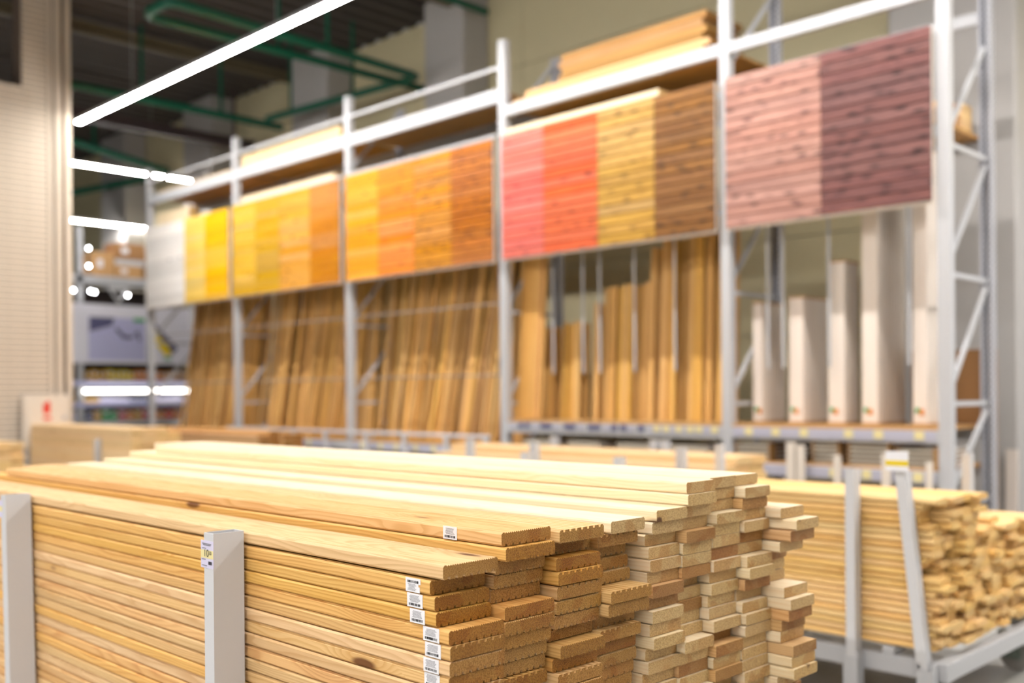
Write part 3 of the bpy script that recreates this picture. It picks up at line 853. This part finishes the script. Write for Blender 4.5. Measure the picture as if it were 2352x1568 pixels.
# ------------------------------------------------------------------ laths leaning in bays one to three
lath_cache = {}
def lath(bx, by, bz, L, wd, th, lx, ly, lb, grp, mt, name='lath'):
    key = (round(L, 1), round(wd, 3), round(th, 3))
    if key not in lath_cache:
        lath_cache[key] = MB().prism(rect(-wd / 2, wd / 2, -th / 2, th / 2, .002), 'Z', 0, key[0]).mesh('lath')
    d = Vector((lx, ly, math.sqrt(max(.1, L * L - lx * lx - ly * ly)))).normalized()
    q = Vector((0, 0, 1)).rotation_difference(d)
    o = inst(lath_cache[key], name, mt, None, (bx, by, bz + .004), q)
    return tag(o, lb, 'lath', grp)
rl = random.Random(77)
bays = [(-14.95, -12.74, 'yellow'), (-12.6, -10.12, 'mustard and caramel'), (-9.98, -7.5, 'amber and rust')]
for i, (xa, xb, nm) in enumerate(bays):
    for layer in range(3):
        x = xa + .03
        lean = rl.uniform(.03, .08) if layer else .12
        while x < xb - .02:
            wd = rl.choice((.024, .032, .04, .05)) if layer < 2 else rl.choice((.07, .09, .11))
            th = rl.choice((.014, .02, .026))
            L = rl.choice((2.2, 2.4, 2.6)) if layer else rl.choice((2.0, 2.3, 2.5, 2.6))
            lean = .03 if layer == 2 else max(.0, min(lean + (rl.uniform(-.01, .012) if layer else rl.uniform(-.035, .05)), .3, xb - x - .03))
            by = 7.62 + layer * .12 + rl.uniform(-.05, .03)
            if layer == 0 and rl.random() < .3:
                x += wd + rl.uniform(.02, .09); lean = rl.uniform(max(.02, lean - .05), .26); continue
            lath(x, by, .908, L, wd, th, lean, min(.26 - layer * .06, 8.07 - by), 'thin pine lath leaning upright among many below the %s panels' % nm, 'laths below the %s panels' % nm, M['lath'])
            x += wd + (rl.uniform(.0, .045), rl.uniform(0, .02), .003)[layer]
for k in range(9):
    lath(-7.325 + k * .030, 7.44 + .025 * (k % 3), 1.175, 2.3, .04, .02, .03, .14, 'brown lath leaning at the left end of the red panel bay', 'laths at the left end of the red panel bay', M['lath'])

# ------------------------------------------------------------------ boards standing in bay four
rs4 = random.Random(4)
grp4 = [(a_ * 1.033, b_ * 1.033, 1.45 + (c_ - 1.45) * 1.033) for a_, b_, c_ in [(-7.10, -6.92, 2.11), (-6.84, -6.55, 2.13), (-6.44, -6.33, 2.30), (-6.30, -5.90, 2.45), (-5.85, -5.745, 2.46), (-5.725, -5.65, 2.78), (-5.59, -5.385, 2.82), (-5.355, -5.29, 2.86), (-5.25, -5.14, 3.0), (-5.11, -4.86, 3.1)]]
k = 0
for xa, xb, zt in grp4:
    x = xa
    while x < xb - .02:
        wd = min(rs4.choice((.045, .06, .075)), xb - x)
        h = round(zt - 1.174 + rs4.uniform(-.015, .015), 2)
        o = MB().prism(rect(0, wd - .003, 0, .022, .002), 'Z', 0, h).build('standing_board', M['stand'], None, (x, 7.72 + rs4.uniform(0, .09), 1.1715), (math.radians(-rs4.uniform(2.4, 3.4)), 0, 0))
        tag(o, 'upright pine board, %s from the left on the shelf below the red and brown panels' % nth(k), 'board', 'upright boards in the fourth bay')
        k += 1
        x += wd
    # boards behind the first row
    o = MB().prism(rect(0, xb - xa, 0, .03, .002), 'Z', 0, round(zt - 1.18, 2)).build('standing_board', M['stand'], None, (xa, 7.86, 1.1715), (math.radians(-2), 0, 0))
    tag(o, 'wide pine board behind the %s bundle of upright boards below the red and brown panels' % nth(grp4.index((xa, xb, zt))), 'board', 'wide boards behind the upright ones')

# ------------------------------------------------------------------ white plank packs standing in bay five
for xa, xb, ya, yb, zt, lb in ((-4.69, -4.60, 7.60, 7.98, 2.19, 'shortest narrow pack of white planks standing left in the right bay'), (-4.35, -4.22, 7.60, 8.0, 2.21, 'second pack of white planks, tan top, standing in the right bay'),
                               (-4.0, -3.86, 7.60, 7.84, 2.47, 'middle pack of white planks taller than its left neighbours'), (-3.715, -3.585, 7.60, 8.10, 3.2, 'tall pack of white planks reaching behind the plum panel'),
                               (-3.31, -3.20, 7.60, 8.10, 3.25, 'tall pack of white planks beside the end upright')):
    t = thing('plank_pack', lb, 'plank pack', (xa, ya, 1.1725), 'white plank packs in the right bay')
    nn = int((yb - ya) / .042)
    st = (yb - ya) / nn
    me = MB().prism(rect(0, xb - xa, 0, st - .005, .003), 'Z', .004, zt - 1.18).mesh('plank')
    for q in range(nn):
        inst(me, 'plank', M['white_wood'], t, (0, q * st, 0), (math.radians(-.6), 0, 0))
    MB().box(-.003, xb - xa + .003, -.003, yb - ya, 0, .02).build('cardboard_cap', M['carton'], t)
    MB().box(-.003, xb - xa + .003, .012, yb - ya + .012, zt - 1.18, zt - 1.165).build('cardboard_cap', M['carton'], t)
    lm = MB()
    for q in range(26):
        lm.box(.012, xb - xa - .012, -.0045 + .0002 * q, -.0015, .12 + q * .032, .132 + q * .032)
    MB().box(.02, .05, -.0055, -.0035, .10, .135).build('green_print', M['gre'], t)
    MB().box(.052, .085, -.0055, -.0035, .08, .125).build('orange_print', M['oran'], t)
# brown sheet and rear boards
tag(MB().box(0, .55, 0, .02, 0, .58).build('brown_sheet', M['hard'], None, (-3.55, 8.125, 1.172)), 'brown hardboard sheet standing at the back of the right bay', 'sheet')
tag(MB().box(0, .05, 0, .05, 0, 1.75).build('brown_batten', M['hard'], None, (-2.99, 8.24, 0)), 'brown batten standing behind the end upright', 'batten')
tag(MB().prism(rect(0, .10, 0, .03, .003), 'Z', 0, .92).build('pale_plank', M['white_wood'], None, (-3.25, 9.3, 0), (math.radians(-2), 0, 0)), 'pale plank leaning against the wall at the right edge', 'plank')
# packs lying on the lower shelf of bay five
for xa, xb, n_, lb in ((-4.70, -4.40, 6, 'white plank pack lying nearest the middle upright'), (-4.00, -3.80, 7, 'white plank pack lying right of the joined posts'), (-3.70, -3.40, 7, 'white plank pack lying under the middle standing pack'), (-3.32, -3.06, 6, 'brown-edged white plank pack lying next to the end upright')):
    t = thing('plank_pack', lb, 'plank pack', (xa, 7.36, .8775), 'plank packs lying on the lower shelf')
    n_ -= 2
    PPT = .036
    me = MB().bbox(0, xb - xa, 0, .72, 0, .022, .003).mesh('plank')
    for q in range(n_):
        inst(me, 'plank', M['white_wood_y'], t, (0, 0, .001 + q * PPT))
        if q < n_ - 1:
            MB().box(.01, xb - xa - .01, .05, .7, .0232 + q * PPT, .0008 + (q + 1) * PPT).build('spacer', M['carton_d'], t)
    for a in (-.012, xb - xa + .0005):
        MB().box(a, a + .0115, -.006, .1, 0, n_ * PPT).build('cardboard_corner', M['carton'], t)
for k in range(4):
    tag(MB().bbox(0, .4, 0, .7, 0, .1, .003).build('wrapped_bundle', M['white_wood_y'], None, (-7.2 + k * .6, 7.38, .8775)), 'pale bundle, %s from the left on the dark lower shelf' % nth(k), 'bundle', 'bundles on the dark lower shelf')

# ------------------------------------------------------------------ far cross-aisle shelf
FX = -18.0
fs = thing('aisle_shelf', 'grey steel shelf unit at the end of the cross aisle', 'shelf', (FX, 7.0, 0))
for yy in (.36, 2.45):
    MB().bbox(-.6, -.0, yy - .02, yy + .02, 0, .02, .004).build('foot', M['metal'], fs)
    MB().bbox(-.05, 0, yy - .05, yy + .05, .021, 4.42, .004).build('upright', M['metal'], fs)
    MB().bbox(-.6, -.55, yy - .05, yy + .05, .021, 4.42, .004).build('upright', M['metal'], fs)
for z, th in ((3.43, .15), (1.62, .10), (1.24, .08), (.92, .09), (.5, .08)):
    MB().box(-.6, 0, -.1, 2.6, z, z + th).build('shelf_board', M['metal'], fs)
MB().box(-.62, -.6, -.1, 2.6, .5, 3.4).build('back_panel', M['darkbrown'], fs)
for z in (1.63, 1.25):
    MB().box(.001, .01, -.1, 2.6, z, z + .08).build('price_strip', M['lav'], fs)
tag(MB().bbox(0, .05, 0, 2.2, 0, .06, .006).build('shelf_strip_light', M['diff2'], None, (FX + .02, 7.4, 1.50)), 'glowing white strip under the far goods shelf', 'light')
# poster
t = thing('poster', 'lavender poster with a yellow tool print above the goods shelf', 'poster', (FX + .02, 7.0, 2.02))
MB().box(0, .02, -.05, 2.6, 0, 1.05).build('sheet', M['grey_print'], t)
MB().box(.0205, .022, .48, 1.52, .06, .82).build('blue_field', M['lav'], t)
MB().box(.0205, .022, .02, .12, .1, .82).build('dark_strip', M['navy'], t)
MB().add([(.0235, .50, .82), (.0235, .95, .82), (.0235, .90, .68), (.0235, .50, .56)], [(0, 1, 2, 3)]).build('dark_corner_print', M['slate'], t)
MB().add([(.0235, .98, .66), (.0235, 1.12, .52), (.0235, 1.28, .50), (.0235, 1.38, .62), (.0235, 1.44, .44), (.0235, 1.40, .40), (.0235, 1.34, .54), (.0235, 1.25, .44), (.0235, 1.1, .45), (.0235, .96, .6)], [tuple(range(10))]).build('handle_print', M['slate'], t)
MB().box(.0225, .024, 1.3, 1.52, .76, .83).build('green_print', M['gre'], t)
MB().add([(.0235, 1.62, .74), (.0235, 1.74, .72), (.0235, 2.16, .30), (.0235, 2.02, .16), (.0235, 1.6, .56)], [(0, 1, 2, 3, 4)]).build('dark_tool_print', M['slate'], t)
MB().add([(.0245, 1.60, .68), (.0245, 1.68, .68), (.0245, 2.04, .22), (.0245, 1.92, .14), (.0245, 1.6, .5)], [(0, 1, 2, 3, 4)]).build('yellow_tool_print', M['yel'], t)
MB().box(.0225, .024, 1.88, 2.02, .08, .13).build('green_tip_print', M['gre'], t)
# cartons on the upper shelf
for k, (ya, yb, za, zb, mm, lb) in enumerate(((.60, .98, 0, .42, 'carton', 'tan carton left on the far upper shelf'), (1.0, 1.5, 0, .22, 'carton', 'low tan carton beside the grey tray'), (1.0, 1.55, .33, .62, 'carton_d', 'brown carton stacked on the grey tray'),
                                              (1.56, 2.0, 0, .5, 'carton', 'tan carton half hidden behind the white panel'))):
    t = thing('carton', lb, 'carton', (FX - .5, 7 + ya, 3.582 + za), 'cartons on the far shelf')
    MB().bbox(0, .48, 0, yb - ya, 0, zb - za, .004).build('box', M[mm], t)
    MB().box(.4805, .482, (yb - ya) * .2, (yb - ya) * .45, (zb - za) * .35, (zb - za) * .7).build('label', M['paper'], t)
tag(MB().box(0, .48, 0, .55, 0, .02).box(0, .02, 0, .55, .02, .1).box(.46, .48, 0, .55, .02, .1).box(.02, .46, 0, .02, .02, .1).box(.02, .46, .53, .55, .02, .1).build('grey_tray', M['post'], None, (FX - .5, 8.0, 3.805)), 'grey tray between two cartons on the far shelf', 'tray')
# goods
rg = random.Random(9)
rows = [(1.722, .2, ['amber'] * 9 + ['yel'] * 5 + ['oran'] * 6 + ['carton'] * 5, 'upper'), (1.322, .10, ['amber'] * 5 + ['lav'] * 4 + ['navy'] * 3 + ['lav'] * 5, 'middle'),
        (1.012, .20, ['oran', 'lav', 'navy', 'navy', 'amber', 'gre', 'gre', 'pinkp', 'oran', 'amber', 'pinkp', 'oran', 'oran', 'redp', 'oran', 'pinkp'], 'lower')]
for z, h, ms, rname in rows:
    nn = len(ms)
    for k, mm in enumerate(ms):
        y = 7.02 + 2.4 * k / nn
        wd = 2.4 / nn * .86
        if abs(y + wd / 2 - 7.36) < .12: continue
        hh = h * rg.uniform(.75, 1.0)
        t = thing('goods_pack', '%s goods pack, %s from the left on the %s far shelf' % ({'amber': 'amber', 'yel': 'yellow', 'oran': 'orange', 'carton': 'tan', 'lav': 'lavender', 'navy': 'blue', 'gre': 'green', 'pinkp': 'pink', 'redp': 'red'}[mm], nth(k), rname), 'goods', (FX - .3, y, z), 'goods on the far shelf')
        MB().bbox(0, .22, 0, wd, 0, hh, .004).build('pack', M[mm], t)
        MB().box(.2205, .222, wd * .15, wd * .85, hh * .55, hh * .8).build('print', M['paper'], t)
# small lamps on display
for k, (yy, z, lb) in enumerate(((7.47, 4.03, 'upper round glowing lamp beside the shelf upright'), (7.47, 3.72, 'lower round glowing lamp beside the shelf upright'), (7.2, 3.28, 'round glowing lamp by the block wall edge'), (7.5, 3.28, 'glowing lamp just under the far upper shelf'), (7.57, 3.27, 'faint glowing lamp next to another under the far upper shelf'), (8.17, 3.25, 'single glowing lamp right of the pair under the far upper shelf'))):
    t = thing('display_lamp', lb, 'lamp', (FX + .1, yy, z), 'glowing lamps on the far shelf')
    MB().sphere((0, 0, 0), .02, 10).build('bulb', M['spot'], t)
    MB().tube([(0, 0, .015), (-.1, 0, .06)], .008, 8).build('arm', M['metal'], t)
t = thing('lamp_bracket', 'grey angular lamp bracket under the far upper shelf', 'bracket', (FX + .03, 7.85, 3.08))
MB().bar((0, 0, .3), (0, .18, .04), .03, .05, (1, 0, 0)).bar((0, .36, .3), (0, .18, .04), .03, .05, (1, 0, 0)).build('arms', M['post'], t)
MB().bar((0, 0, .3), (0, .36, .3), .03, .04).build('crossbar', M['post'], t)
